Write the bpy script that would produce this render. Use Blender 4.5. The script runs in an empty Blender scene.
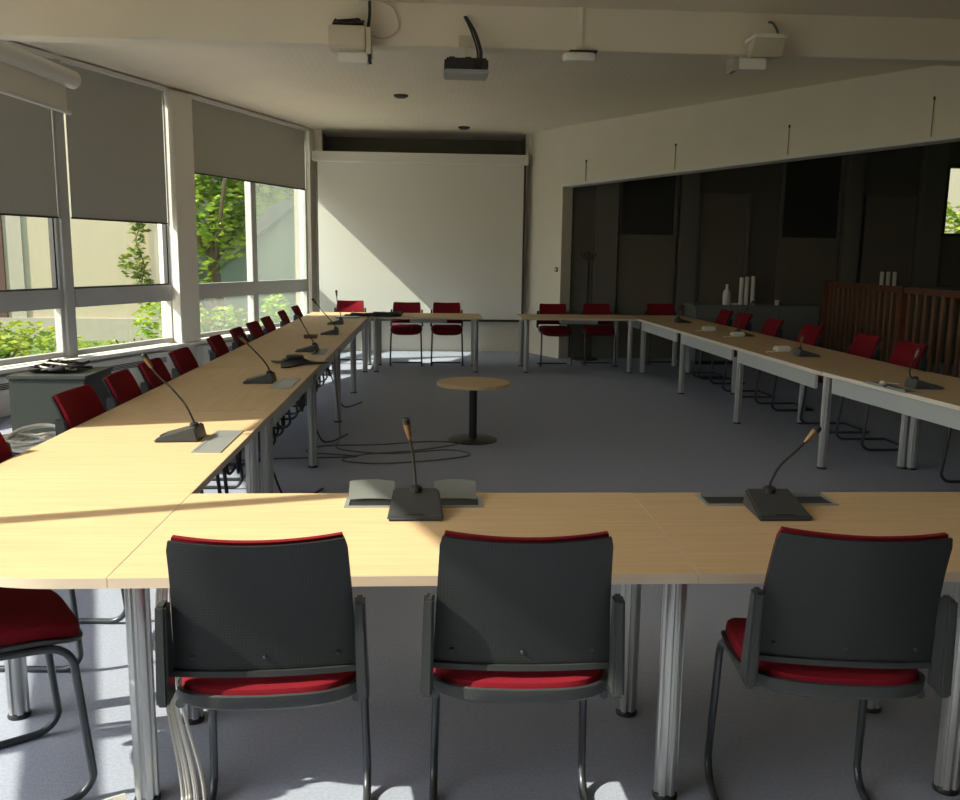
import bpy, bmesh, math, random
from mathutils import Vector, Matrix
random.seed(7)
PI = math.pi
C = bpy.context.scene.collection
S = bpy.context.scene

# ------------------------------------------------------------------ materials
def nodes_of(name):
    m = bpy.data.materials.new(name); m.use_nodes = True
    nt = m.node_tree
    return m, nt, nt.nodes['Principled BSDF']

def mat(name, col, rough=.6, metal=0, spec=.5, var=0, scale=8, bump=0, bscale=60, stretch=(1, 1, 1), sheen=0):
    m, nt, p = nodes_of(name)
    p.inputs['Base Color'].default_value = (*col, 1)
    p.inputs['Roughness'].default_value = rough
    p.inputs['Metallic'].default_value = metal
    p.inputs['Specular IOR Level'].default_value = spec
    if sheen: p.inputs['Sheen Weight'].default_value = sheen
    if var or bump:
        tc = nt.nodes.new('ShaderNodeTexCoord'); mp = nt.nodes.new('ShaderNodeMapping')
        mp.inputs['Scale'].default_value = stretch
        nt.links.new(tc.outputs['Object'], mp.inputs['Vector'])
    if var:
        n = nt.nodes.new('ShaderNodeTexNoise'); n.inputs['Scale'].default_value = scale; n.inputs['Detail'].default_value = 5
        nt.links.new(mp.outputs['Vector'], n.inputs['Vector'])
        r = nt.nodes.new('ShaderNodeValToRGB')
        r.color_ramp.elements[0].position = .3; r.color_ramp.elements[1].position = .7
        r.color_ramp.elements[0].color = (*[c*(1-var) for c in col], 1)
        r.color_ramp.elements[1].color = (*[min(1, c*(1+var)) for c in col], 1)
        nt.links.new(n.outputs['Fac'], r.inputs['Fac']); nt.links.new(r.outputs['Color'], p.inputs['Base Color'])
    if bump:
        n2 = nt.nodes.new('ShaderNodeTexNoise'); n2.inputs['Scale'].default_value = bscale; n2.inputs['Detail'].default_value = 3
        nt.links.new(mp.outputs['Vector'], n2.inputs['Vector'])
        b = nt.nodes.new('ShaderNodeBump'); b.inputs['Strength'].default_value = bump; b.inputs['Distance'].default_value = .01
        nt.links.new(n2.outputs['Fac'], b.inputs['Height']); nt.links.new(b.outputs['Normal'], p.inputs['Normal'])
    return m

def dots(m, period, col, axes=(0, 2), size=.33):
    """procedural perforation: round holes on a grid in object space"""
    nt = m.node_tree; p = nt.nodes['Principled BSDF']
    tc = nt.nodes.new('ShaderNodeTexCoord'); sp = nt.nodes.new('ShaderNodeSeparateXYZ')
    nt.links.new(tc.outputs['Object'], sp.inputs[0])
    def M(op, a, b=None):
        n = nt.nodes.new('ShaderNodeMath'); n.operation = op
        for i, x in enumerate((a, b)):
            if x is None: continue
            if isinstance(x, (int, float)): n.inputs[i].default_value = x
            else: nt.links.new(x, n.inputs[i])
        return n.outputs[0]
    d = []
    for a in axes:
        f = M('FRACT', M('MULTIPLY', sp.outputs[a], 1/period)); d.append(M('POWER', M('SUBTRACT', f, .5), 2))
    r = M('SQRT', M('ADD', d[0], d[1]))
    k = M('LESS_THAN', r, size)
    mix = nt.nodes.new('ShaderNodeMix'); mix.data_type = 'RGBA'
    nt.links.new(k, mix.inputs['Factor'])
    mix.inputs[6].default_value = p.inputs['Base Color'].default_value
    mix.inputs[7].default_value = (*col, 1)
    nt.links.new(mix.outputs[2], p.inputs['Base Color'])
    return m

def glass(name, tint=(1, 1, 1), dirt=0.0):
    m = bpy.data.materials.new(name); m.use_nodes = True; nt = m.node_tree; nt.nodes.clear()
    o = nt.nodes.new('ShaderNodeOutputMaterial'); t = nt.nodes.new('ShaderNodeBsdfTransparent')
    t.inputs[0].default_value = (*tint, 1)
    g = nt.nodes.new('ShaderNodeBsdfGlossy'); g.inputs['Roughness'].default_value = .02
    mx = nt.nodes.new('ShaderNodeMixShader'); mx.inputs[0].default_value = .05
    nt.links.new(t.outputs[0], mx.inputs[1]); nt.links.new(g.outputs[0], mx.inputs[2])
    last = mx
    if dirt:
        d = nt.nodes.new('ShaderNodeBsdfTranslucent'); d.inputs[0].default_value = (.78, .82, .8, 1)
        n = nt.nodes.new('ShaderNodeTexNoise'); n.inputs['Scale'].default_value = 2.0
        mr = nt.nodes.new('ShaderNodeMapRange'); mr.inputs[3].default_value = dirt*.7; mr.inputs[4].default_value = dirt*1.3
        nt.links.new(n.outputs['Fac'], mr.inputs[0])
        m2 = nt.nodes.new('ShaderNodeMixShader'); nt.links.new(mr.outputs[0], m2.inputs[0])
        nt.links.new(mx.outputs[0], m2.inputs[1]); nt.links.new(d.outputs[0], m2.inputs[2]); last = m2
    nt.links.new(last.outputs[0], o.inputs[0])
    return m

def leafmat(name, a, b):
    m, nt, p = nodes_of(name)
    p.inputs['Roughness'].default_value = .6
    n = nt.nodes.new('ShaderNodeTexNoise'); n.inputs['Scale'].default_value = 3; n.inputs['Detail'].default_value = 6
    tc = nt.nodes.new('ShaderNodeTexCoord'); nt.links.new(tc.outputs['Object'], n.inputs['Vector'])
    r = nt.nodes.new('ShaderNodeValToRGB'); r.color_ramp.elements[0].position = .35; r.color_ramp.elements[1].position = .65
    r.color_ramp.elements[0].color = (*a, 1); r.color_ramp.elements[1].color = (*b, 1)
    nt.links.new(n.outputs['Fac'], r.inputs['Fac']); nt.links.new(r.outputs['Color'], p.inputs['Base Color'])
    t = nt.nodes.new('ShaderNodeBsdfTranslucent'); nt.links.new(r.outputs['Color'], t.inputs[0])
    mx = nt.nodes.new('ShaderNodeMixShader'); mx.inputs[0].default_value = .45
    o = nt.nodes['Material Output']
    nt.links.new(p.outputs[0], mx.inputs[1]); nt.links.new(t.outputs[0], mx.inputs[2]); nt.links.new(mx.outputs[0], o.inputs[0])
    return m

M = {}
M['maple'] = mat('maple_laminate', (.585, .425, .245), .55, spec=.15, var=.07, scale=5, stretch=(.6, 9, 1))
M['edge'] = mat('table_edge_band', (.62, .52, .40), .5)
M['edge_pale'] = mat('pale_edge_band', (.80, .76, .68), .45)
M['alu'] = mat('brushed_aluminium', (.44, .45, .455), .36, metal=.6, var=.04, scale=30, stretch=(1, 1, .05))
M['apron'] = mat('grey_painted_apron', (.52, .56, .58), .45, metal=.15)
M['black'] = mat('black_plastic', (.018, .019, .021), .42)
M['darkgrey'] = mat('dark_grey_plastic', (.034, .038, .040), .45, spec=.3, bump=.15, bscale=300)
M['perf'] = dots(mat('perforated_grey_plastic', (.022, .025, .026), .5, spec=.25), .0075, (.014, .015, .016))
M['steel_dark'] = mat('dark_chair_steel', (.055, .062, .070), .32, metal=.4)
M['red'] = mat('red_upholstery', (.175, .0085, .017), .9, spec=.12, var=.06, scale=120, bump=.25, bscale=500)
M['carpet'] = mat('blue_grey_carpet', (.335, .37, .465), .95, spec=.1, var=.09, scale=90, bump=.4, bscale=400)
M['wall'] = mat('cream_painted_wall', (.79, .745, .65), .8, var=.02, scale=3)
M['white'] = mat('white_paint', (.78, .77, .73), .55)
M['frame'] = mat('pale_window_frame', (.44, .44, .43), .4)
M['gasket'] = mat('dark_gasket', (.05, .05, .05), .6)
M['blind'] = mat('grey_roller_blind', (.44, .435, .39), .9, var=.03, scale=40)
M['screen'] = mat('matte_screen_fabric', (.80, .79, .74), .9)
M['screenborder'] = mat('dark_screen_border', (.06, .055, .05), .7)
M['ceil'] = mat('painted_ceiling', (.82, .745, .625), .9, var=.02, scale=2)
M['beam'] = mat('painted_beam', (.80, .74, .635), .75, var=.02, scale=2)
M['recess'] = mat('recess_shade', (.22, .20, .17), .9)  # shade inside the recess put into the colour, darker than the wall
M['annex'] = mat('annex_shade_wall', (.12, .115, .10), .8, var=.05, scale=2)  # darkness of the unlit side room put into wall, post and panel colours
M['annex_post'] = mat('annex_post_paint', (.16, .155, .14), .7)
M['annex_panel'] = mat('annex_panel_board', (.155, .14, .115), .6, var=.04, scale=3)
M['annex_dark'] = mat('annex_dark_glazing', (.035, .037, .034), .35)
M['counter'] = mat('grey_counter_laminate', (.17, .18, .18), .6)
M['brownwood'] = mat('red_brown_stained_wood', (.13, .050, .028), .45, var=.2, scale=6, stretch=(4, 4, .6))
M['slat'] = mat('brown_slat_wood', (.17, .085, .05), .5, var=.15, scale=6, stretch=(4, 4, .5))
M['cabinet'] = mat('dark_green_grey_metal', (.045, .055, .05), .5)
M['whiteplastic'] = mat('white_plastic', (.78, .77, .72), .45)
M['greyplate'] = mat('grey_metal_plate', (.36, .38, .39), .38, metal=.4)
M['flap'] = mat('olive_grey_flap', (.17, .185, .178), .45, metal=.2)
M['micgrey'] = mat('charcoal_plastic', (.045, .05, .052), .4)
M['micgold'] = mat('bronze_mic_sleeve', (.20, .14, .085), .38, metal=.6)
M['beige'] = mat('beige_device_plastic', (.62, .57, .46), .5)
M['cablewhite'] = mat('white_cable', (.72, .70, .64), .5)
M['cableblack'] = mat('black_cable', (.025, .026, .03), .5)
M['cablegrey'] = mat('grey_cable', (.13, .135, .15), .6)
M['ext'] = mat('beige_render', (.54, .47, .33), .9, var=.03, scale=1.2)
M['extpale'] = mat('pale_concrete', (.46, .42, .34), .9)
M['extgreen'] = mat('grey_green_veil', (.24, .29, .22), .9)
M['roof'] = mat('veil_block_edge', (.16, .17, .15), .8)
M['grass'] = mat('grass', (.10, .17, .04), 1, var=.3, scale=6)
M['brick'] = mat('dark_brick', (.13, .07, .055), .9)
M['bark'] = mat('bark', (.09, .065, .04), .9)
M['leaf'] = leafmat('tree_leaves', (.16, .31, .03), (.50, .64, .07))
M['hedge'] = leafmat('hedge_leaves', (.14, .26, .03), (.52, .58, .07))
M['ivy'] = leafmat('vine_leaves', (.12, .22, .03), (.35, .42, .08))
M['glass'] = glass('clear_glass', (.97, .99, .97))
M['hazy'] = glass('dusty_glass', (.93, .96, .94), .07)
M['hazy2'] = glass('very_dusty_glass', (.90, .95, .92), .065)
M['carpetdark'] = M['carpet']
M['lens'] = mat('dark_lens', (.01, .01, .015), .1)
M['chrome'] = mat('bright_metal', (.7, .7, .68), .25, metal=.9)

# perforated tile pattern for the ceiling
def ribbed(m, per, amt):
    nt = m.node_tree; p = nt.nodes['Principled BSDF']
    tc = nt.nodes.new('ShaderNodeTexCoord'); w = nt.nodes.new('ShaderNodeTexWave')
    w.inputs['Scale'].default_value = 1/per; w.inputs['Distortion'].default_value = 0
    nt.links.new(tc.outputs['Object'], w.inputs['Vector'])
    b = nt.nodes.new('ShaderNodeBump'); b.inputs['Strength'].default_value = amt; b.inputs['Distance'].default_value = .004
    nt.links.new(w.outputs['Fac'], b.inputs['Height']); nt.links.new(b.outputs['Normal'], p.inputs['Normal'])
ribbed(M['ceil'], .22, .2)

# ------------------------------------------------------------------ mesh builder
class MB:
    def __init__(s): s.v = []; s.f = []
    def add(s, vs, fs):
        n = len(s.v); s.v += [tuple(x) for x in vs]; s.f += [tuple(i+n for i in f) for f in fs]; return s
    def box(s, a, b, rz=0, piv=None):
        x0, y0, z0 = a; x1, y1, z1 = b
        vs = [Vector(p) for p in ((x0,y0,z0),(x1,y0,z0),(x1,y1,z0),(x0,y1,z0),(x0,y0,z1),(x1,y0,z1),(x1,y1,z1),(x0,y1,z1))]
        if rz:
            c = Vector(piv) if piv else sum(vs, Vector())/8
            R = Matrix.Rotation(rz, 3, 'Z'); vs = [c+R@(v-c) for v in vs]
        return s.add(vs, [(0,3,2,1),(4,5,6,7),(0,1,5,4),(1,2,6,5),(2,3,7,6),(3,0,4,7)])
    def hexa(s, p):  # 8 points, bottom 4 ccw, top 4 ccw
        return s.add(p, [(0,3,2,1),(4,5,6,7),(0,1,5,4),(1,2,6,5),(2,3,7,6),(3,0,4,7)])
    def prism(s, poly, z0, z1):
        n = len(poly)
        vs = [(x,y,z0) for x,y in poly]+[(x,y,z1) for x,y in poly]
        fs = [tuple(reversed(range(n))), tuple(range(n,2*n))]+[(i,(i+1)%n,n+(i+1)%n,n+i) for i in range(n)]
        return s.add(vs, fs)
    def ring(s, poly, z0, z1, t=.002):  # thin vertical band round a polygon, pushed out by t
        n = len(poly); out = []
        for i in range(n):
            a, b, c = Vector(poly[i-1]), Vector(poly[i]), Vector(poly[(i+1)%n])
            e1 = (b-a).normalized(); e2 = (c-b).normalized()
            nn = Vector((e1.y, -e1.x))+Vector((e2.y, -e2.x)); nn.normalize()
            k = t/max(.3, nn.dot(Vector((e1.y, -e1.x)))); out.append(b+nn*k)
        vs = [(x,y,z0) for x,y in poly]+[(x,y,z1) for x,y in poly]+[(p.x,p.y,z0) for p in out]+[(p.x,p.y,z1) for p in out]
        fs = []
        for i in range(n):
            j = (i+1)%n
            fs += [(2*n+i,2*n+j,3*n+j,3*n+i), (n+i,3*n+i,3*n+j,n+j), (i,j,2*n+j,2*n+i), (i,n+i,n+j,j)]
        return s.add(vs, fs)
    def tube(s, pts, r, seg=8, cap=True):
        P = [Vector(p) for p in pts]; n = len(P)
        rr = r if isinstance(r, (list, tuple)) else [r]*n
        T = []
        for i in range(n):
            t = (P[min(i+1,n-1)]-P[max(i-1,0)]); T.append(t.normalized() if t.length > 1e-9 else Vector((0,0,1)))
        u = T[0].orthogonal().normalized(); vs = []
        for i in range(n):
            u = (u-T[i]*u.dot(T[i]))
            u = u.normalized() if u.length > 1e-6 else T[i].orthogonal().normalized()
            w = T[i].cross(u)
            for k in range(seg):
                a = 2*PI*k/seg; vs.append(P[i]+(u*math.cos(a)+w*math.sin(a))*rr[i])
        fs = []
        for i in range(n-1):
            for k in range(seg):
                k2 = (k+1)%seg; fs.append((i*seg+k, i*seg+k2, (i+1)*seg+k2, (i+1)*seg+k))
        if cap: fs += [tuple(reversed(range(seg))), tuple(range((n-1)*seg, n*seg))]
        return s.add(vs, fs)
    def cyl(s, p0, p1, r, seg=20): return s.tube([p0, p1], r, seg)
    def lathe(s, prof, c=(0,0,0), seg=32):
        vs = []; n = len(prof)
        for r, z in prof:
            for k in range(seg):
                a = 2*PI*k/seg; vs.append((c[0]+r*math.cos(a), c[1]+r*math.sin(a), c[2]+z))
        fs = [(i*seg+k, i*seg+(k+1)%seg, (i+1)*seg+(k+1)%seg, (i+1)*seg+k) for i in range(n-1) for k in range(seg)]
        fs += [tuple(reversed(range(seg))), tuple(range((n-1)*seg, n*seg))]
        return s.add(vs, fs)
    def grid(s, fn, nu, nv):
        vs = [fn(i/nu, j/nv) for j in range(nv+1) for i in range(nu+1)]
        fs = [(j*(nu+1)+i, j*(nu+1)+i+1, (j+1)*(nu+1)+i+1, (j+1)*(nu+1)+i) for j in range(nv) for i in range(nu)]
        return s.add(vs, fs)
    def slab(s, fn, nu, nv, th):  # closed curved slab; th = vector offset function or vector
        n0 = len(s.v); A = [Vector(fn(i/nu, j/nv)) for j in range(nv+1) for i in range(nu+1)]
        t = Vector(th); B = [a+t for a in A]; N = len(A)
        fs = []
        for j in range(nv):
            for i in range(nu):
                q = (j*(nu+1)+i, j*(nu+1)+i+1, (j+1)*(nu+1)+i+1, (j+1)*(nu+1)+i)
                fs.append(q); fs.append(tuple(N+k for k in reversed(q)))
        bd = [i for i in range(nu+1)]+[(j)*(nu+1)+nu for j in range(1, nv+1)]+[nv*(nu+1)+i for i in range(nu-1, -1, -1)]+[j*(nu+1) for j in range(nv-1, 0, -1)]
        for a, b in zip(bd, bd[1:]+bd[:1]): fs.append((b, a, N+a, N+b))
        return s.add(A+B, fs)
    def build(s, name, m, parent=None, smooth=False, bevel=0, loc=None):
        me = bpy.data.meshes.new(name); me.from_pydata(s.v, [], s.f)
        bm = bmesh.new(); bm.from_mesh(me); bmesh.ops.recalc_face_normals(bm, faces=bm.faces)
        if bevel:
            es = [e for e in bm.edges if len(e.link_faces) == 2 and e.calc_face_angle(0) > .6]
            bmesh.ops.bevel(bm, geom=es, offset=bevel, segments=2, affect='EDGES', clamp_overlap=True)
        bm.to_mesh(me); bm.free()
        if smooth or bevel:
            for p in me.polygons: p.use_smooth = True
            me.set_sharp_from_angle(angle=.7)
        me.materials.append(M[m] if isinstance(m, str) else m)
        o = bpy.data.objects.new(name, me); C.objects.link(o)
        if parent: o.parent = parent
        if loc: o.location = loc
        return o

def thing(name, label, cat, loc=(0,0,0), rz=0, group=None):
    o = bpy.data.objects.new(name, None); C.objects.link(o); o.empty_display_size = .1
    o.location = loc; o.rotation_euler = (0,0,rz); o['label'] = label; o['category'] = cat
    if group: o['group'] = group
    return o
def tag(o, label, cat, group=None, kind=None):
    o['label'] = label; o['category'] = cat
    if group: o['group'] = group
    if kind: o['kind'] = kind
    return o
def struct(o, label=None, cat=None):
    o['kind'] = 'structure'
    if label: o['label'] = label
    if cat: o['category'] = cat
    return o
def dup(root, loc, rz, label, group=None):
    r = root.copy(); C.objects.link(r); r.location = loc; r.rotation_euler = (0,0,rz); r['label'] = label
    if group: r['group'] = group
    for ch in list(root.children):
        c = ch.copy(); C.objects.link(c); c.parent = r
        for g in list(ch.children):
            d = g.copy(); C.objects.link(d); d.parent = c
    return r
def smoothpath(P, n=8):
    P = [Vector(p) for p in P]; out = []
    for i in range(len(P)-1):
        p0, p1, p2, p3 = P[max(i-1,0)], P[i], P[i+1], P[min(i+2, len(P)-1)]
        for k in range(n):
            t = k/n
            out.append(.5*((2*p1)+(-p0+p2)*t+(2*p0-5*p1+4*p2-p3)*t*t+(-p0+3*p1-3*p2+p3)*t**3))
    out.append(P[-1]); return out

# ------------------------------------------------------------------ plan of the room
CE = 3.44                                     # ceiling height
AZ = math.radians(20.64)
cor = Vector((-1.83, 14.28))                  # far left corner
wd = Vector((math.sin(AZ), math.cos(AZ)))     # window wall direction (away from the camera)
wn = Vector((wd.y, -wd.x))                    # into the room
def W(s, n, z):                               # point on the window wall: s metres back from the corner, n into the room
    p = cor-wd*s+wn*n; return (p.x, p.y, z)
s_of = lambda y: (cor.y-y)/wd.y
SB = s_of(6.40)                               # where the near-left wall starts
bend = cor-wd*SB
az2 = math.radians(-20.64); nd = Vector((math.sin(az2), math.cos(az2))); nn_ = Vector((nd.y, -nd.x))
LN = 7.6
def N(s, n, z):                               # near-left wall: s metres from the bend towards the camera
    p = bend-nd*s+nn_*n; return (p.x, p.y, z)
sn_of = lambda y: (bend.y-y)/nd.y
endn = bend-nd*LN
az3 = math.radians(-33); fd = Vector((math.sin(az3), math.cos(az3))); fo = Vector((fd.y, -fd.x))  # fo points to the annex
pil = Vector((1.98, 13.34)); pil0 = Vector((1.55, 14.28))
YB = -3.6; XR = 9.6; YA = 13.5
def wallbox(fn, s0, s1, n0, n1, z0, z1, mb=None):
    mb = mb or MB()
    return mb.hexa([fn(s0,n0,z0), fn(s1,n0,z0), fn(s1,n1,z0), fn(s0,n1,z0), fn(s0,n0,z1), fn(s1,n0,z1), fn(s1,n1,z1), fn(s0,n1,z1)])

outline = [(endn.x-.1, YB-.2), (XR+.2, YB-.2), (XR+.2, YA+.3), (pil.x+.3, YA+.3), (1.7, 15.3), (-1.9, 15.3),
           (cor.x-.16, cor.y+.0), W(SB, -.16, 0)[:2], (endn.x-.16, endn.y)]
struct(MB().prism(outline, -.2, 0).build('floor', 'carpet'), 'blue grey carpet floor of the meeting room', 'floor')
struct(MB().prism(outline, CE, CE+.35).build('ceiling', 'ceil'), 'cream ceiling of the meeting room', 'ceiling')

# ---- window wall (far part, with blinds)
SILL, RT, RB, HEAD = .455, 1.145, .957, 3.40
parts = [(s_of(8.0), s_of(9.236)), (s_of(9.236), s_of(10.86)), (s_of(11.16), s_of(14.10))]
w = MB(); wallbox(W, 0, SB, -.16, .0, 0, SILL-.02, w); wallbox(W, 0, SB, -.16, .02, HEAD, CE, w)
wallbox(W, 0, s_of(14.13), -.16, .04, SILL-.02, HEAD, w)
wallbox(W, s_of(6.65), SB, -.16, .02, SILL-.02, HEAD, w)
struct(w.build('wall_left', 'wall'), 'low wall below the window row on the left', 'wall')
struct(wallbox(W, 0.05, SB-.1, .0, .16, SILL-.045, SILL-.01).build('trim_1', 'white', bevel=.006), 'white window ledge', 'trim')
struct(wallbox(W, s_of(11.25), s_of(10.89), -.16, .12, SILL-.01, HEAD).build('pillar_window', 'wall', bevel=.006), 'cream pillar between the two window bays', 'pillar')

def frame_rect(fn, s0, s1, z0, z1, t, n0, n1, mb):
    wallbox(fn, s0, s0+t, n0, n1, z0, z1, mb); wallbox(fn, s1-t, s1, n0, n1, z0, z1, mb)
    wallbox(fn, s0+t, s1-t, n0, n1, z0, z0+t, mb); wallbox(fn, s0+t, s1-t, n0, n1, z1-t, z1, mb)
def window(num, fn, s0, s1, label, mull=None, gl=('glass','glass','glass','glass'), rail=True, z0=SILL, z1=HEAD):
    f = MB(); frame_rect(fn, s0, s1, z0, z1, .055, -.09, .0, f)
    if rail: wallbox(fn, s0+.055, s1-.055, -.09, .015, RB, RT, f)
    o = struct(f.build('window_%d' % num, 'frame', bevel=.005), label, 'window')
    if rail and not mull:
        g = MB(); frame_rect(fn, s0+.055, s1-.055, RT, z1-.055, .02, -.075, -.02, g); g.build('gasket', 'gasket', o)
    if mull:
        m = MB(); wallbox(fn, mull-.065, mull+.065, -.10, -.0, z0+.05, z1-.05, m); m.build('mullion', 'frame', o, bevel=.005)
        cols = [(s0+.055, mull-.065), (mull+.065, s1-.055)]
    else: cols = [(s0+.055, s1-.055)]
    k = 0
    for a, b in cols:
        for c, d in (((z0+.055, RB), (RT, z1-.055)) if rail else ((z0+.055, z1-.055),)):
            wallbox(fn, a, b, -.052, -.046, c, d).build('glass_pane', gl[k], o); k += 1
    return o
window(1, W, s_of(9.26), s_of(6.68), 'left window with the grey blind nearest the camera')
window(2, W, s_of(10.93), s_of(9.34), 'window between the slim post and the cream pillar')
window(3, W, s_of(14.10), s_of(11.20), 'far window beside the projection screen, tree outside', mull=s_of(12.66), gl=('hazy2','hazy2','hazy','glass'))
struct(wallbox(W, s_of(9.37), s_of(9.25), -.09, .03, SILL-.01, HEAD).build('post_window', 'frame', bevel=.005), 'slim pale post between the two left windows', 'post')
# blinds
def blind(s0, s1, zb, label):
    t = thing('roller_blind', label, 'blind', W((s0+s1)/2, .03, HEAD), 0, 'grey roller blinds on the left windows')
    mi = Matrix.Translation(Vector(W((s0+s1)/2, .03, HEAD))).inverted()
    def loc(mb): mb.v = [tuple(mi@Vector(v)) for v in mb.v]; return mb
    loc(wallbox(W, s0, s1, .020, .023, zb, HEAD)).build('fabric', 'blind', t)
    loc(wallbox(W, s0, s1, .012, .030, zb-.018, zb)).build('bottom_bar', 'darkgrey', t)
    loc(wallbox(W, s0-.02, s1+.02, .012, .085, HEAD-.02, HEAD+.02)).build('head_rail', 'white', t)
    loc(wallbox(W, s0-.022, s0-.006, .012, .035, zb-.02, HEAD-.02)).build('side_rail', 'frame', t)
blind(s_of(9.22), s_of(6.68), 1.872, 'grey roller blind on the window nearest the camera')
blind(s_of(10.84), s_of(9.40), 1.877, 'grey roller blind beside the cream pillar, lowered halfway')
blind(s_of(14.02), s_of(11.26), 2.515, 'shorter grey roller blind above the tree view beside the screen')
# convectors below
for k, (ya, yb) in enumerate(((13.9, 11.3), (10.7, 8.2))):
    t = thing('convector_heater', ['low white convector heater under the tree window', 'low white convector heater beside the dark cabinet'][k], 'heater', W((s_of(ya)+s_of(yb))/2, .08, 0), 0)
    mi = Matrix.Translation(t.location).inverted()
    b = wallbox(W, s_of(ya), s_of(yb), .002, .11, .0, .37); b.v = [tuple(mi@Vector(v)) for v in b.v]; b.build('casing', 'white', t, bevel=.008)
    g = MB()
    for i in range(4): wallbox(W, s_of(ya)+.1, s_of(yb)-.1, .111, .116, .30-.016*i, .308-.016*i, g)
    g.v = [tuple(mi@Vector(v)) for v in g.v]; g.build('grille', 'darkgrey', t)

# ---- near-left wall (outside the frame, lets the sun onto the front tables)
sp = sn_of(3.54); wa, wb = sn_of(5.60), sn_of(4.70)
w = MB(); wallbox(N, 0, LN, -.16, 0, 0, .3, w); wallbox(N, 0, LN, -.16, 0, 3.41, CE, w)
wallbox(N, 0, wa, -.16, 0, .3, 3.41, w); wallbox(N, wb, sp, -.16, 0, .3, 3.41, w); wallbox(N, LN-.1, LN, -.16, 0, .3, 3.41, w)
wallbox(N, wa, wb, -.16, 0, 2.70, 3.41, w)
struct(w.build('wall_left_near', 'wall'), 'near left wall with tall glazing', 'wall')
window(4, N, wa, wb, 'narrow tall window by the bend in the left wall', rail=False, z0=.3, z1=2.70)
sm = sn_of(2.11)
f = MB(); wallbox(N, sp, sp+.04, -.09, 0, .3, 3.41, f); wallbox(N, sm-.035, sm+.035, -.09, 0, .3, 3.41, f); wallbox(N, LN-.14, LN-.1, -.09, 0, .3, 3.41, f)
wallbox(N, sp+.04, LN-.14, -.08, .0, 1.68, 1.80, f)
o = struct(f.build('window_5', 'frame'), 'tall glazing beside the front tables', 'window')
for z0, z1 in ((.3, 1.68), (1.80, 3.41)):
    wallbox(N, sp+.04, sm-.035, -.05, -.044, z0, z1).build('glass_pane', 'glass', o)
    wallbox(N, sm+.035, LN-.14, -.05, -.044, z0, z1).build('glass_pane', 'glass', o)
# ---- wall behind the camera with glazing, right wall
w = MB(); w.box((endn.x-.1, YB-.16, 0), (XR, YB, CE))
w.box((endn.x-.16, YB-.16, 0), (endn.x, endn.y, CE))
struct(w.build('wall_back', 'wall'), 'wall behind the camera', 'wall')
struct(MB().box((XR, YB-.16, 0), (XR+.16, YA+.16, CE)).build('wall_right', 'annex'), 'far right wall of the dark side room', 'wall')

# ---- end wall with recess above and behind the screen
w = MB()
w.box((-1.83, 14.28, 0), (-1.68, 14.42, CE)); w.box((-1.68, 14.28, 0), (1.55, 14.42, .50))
w.prism([(1.52, 14.28), (1.55, 14.28), (1.62, 14.42), (1.52, 14.42)], 0, CE)
struct(w.build('wall_end', 'wall'), 'cream end wall around the projection screen', 'wall')
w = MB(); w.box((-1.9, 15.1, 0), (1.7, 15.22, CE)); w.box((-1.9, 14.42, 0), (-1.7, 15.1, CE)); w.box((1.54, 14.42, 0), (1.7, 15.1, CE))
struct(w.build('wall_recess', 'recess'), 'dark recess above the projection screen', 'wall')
# pillar and fascia on the right
pb = [(pil0.x, pil0.y), (pil.x, pil.y), (pil.x+fo.x*.2, pil.y+fo.y*.2), (pil0.x+.25, pil0.y+.2)]
struct(MB().prism(list(reversed(pb)), 0, CE).build('wall_right_pillar', 'wall'), 'cream pillar wall right of the screen', 'wall')
def F(s, n, z):
    p = pil-fd*s+fo*n; return (p.x, p.y, z)
FL = 13.0
zb = lambda s: 2.612+.0268*s
w = MB().hexa([F(0,0,zb(0)), F(FL,0,zb(FL)), F(FL,.2,zb(FL)), F(0,.2,zb(0)), F(0,0,CE), F(FL,0,CE), F(FL,.2,CE), F(0,.2,CE)])
struct(w.build('wall_fascia', 'wall'), 'cream fascia above the opening to the dark room', 'wall')
w = MB().hexa([F(0,-.03,zb(0)-.045), F(FL,-.03,zb(FL)-.045), F(FL,.21,zb(FL)-.045), F(0,.21,zb(0)-.045), F(0,-.03,zb(0)), F(FL,-.03,zb(FL)), F(FL,.21,zb(FL)), F(0,.21,zb(0))])
struct(w.build('trim_2', 'white', bevel=.006), 'pale rail along the bottom of the fascia', 'trim')
jm = MB().hexa([F(.0,.0,0), F(-.03,.2,0), F(-.05,.205,0), F(-.05,.0,0), F(.0,.0,2.56), F(-.03,.2,2.56), F(-.05,.205,2.56), F(-.05,.0,2.56)])
for k, (px, L_) in enumerate(((.50, .33), (2.17, .36), (3.84, .37), (5.47, .42))):
    t = thing('hanging_wire', ['hanging wire on the fascia nearest the white pillar', 'hanging wire on the fascia, second from the pillar', 'hanging wire on the fascia, third from the pillar', 'hanging wire on the fascia nearest the right edge'][k], 'wire', F(px, -.012, zb(px)), 0, 'wires on the fascia')
    MB().tube([(0,0,.0), (0,0,L_-.06)], .005, 6).build('wire', 'counter', t)
    MB().lathe([(.004,L_-.07),(.011,L_-.062),(.011,L_-.042),(.004,L_-.035)], seg=10).build('hook', 'darkgrey', t)

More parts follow.
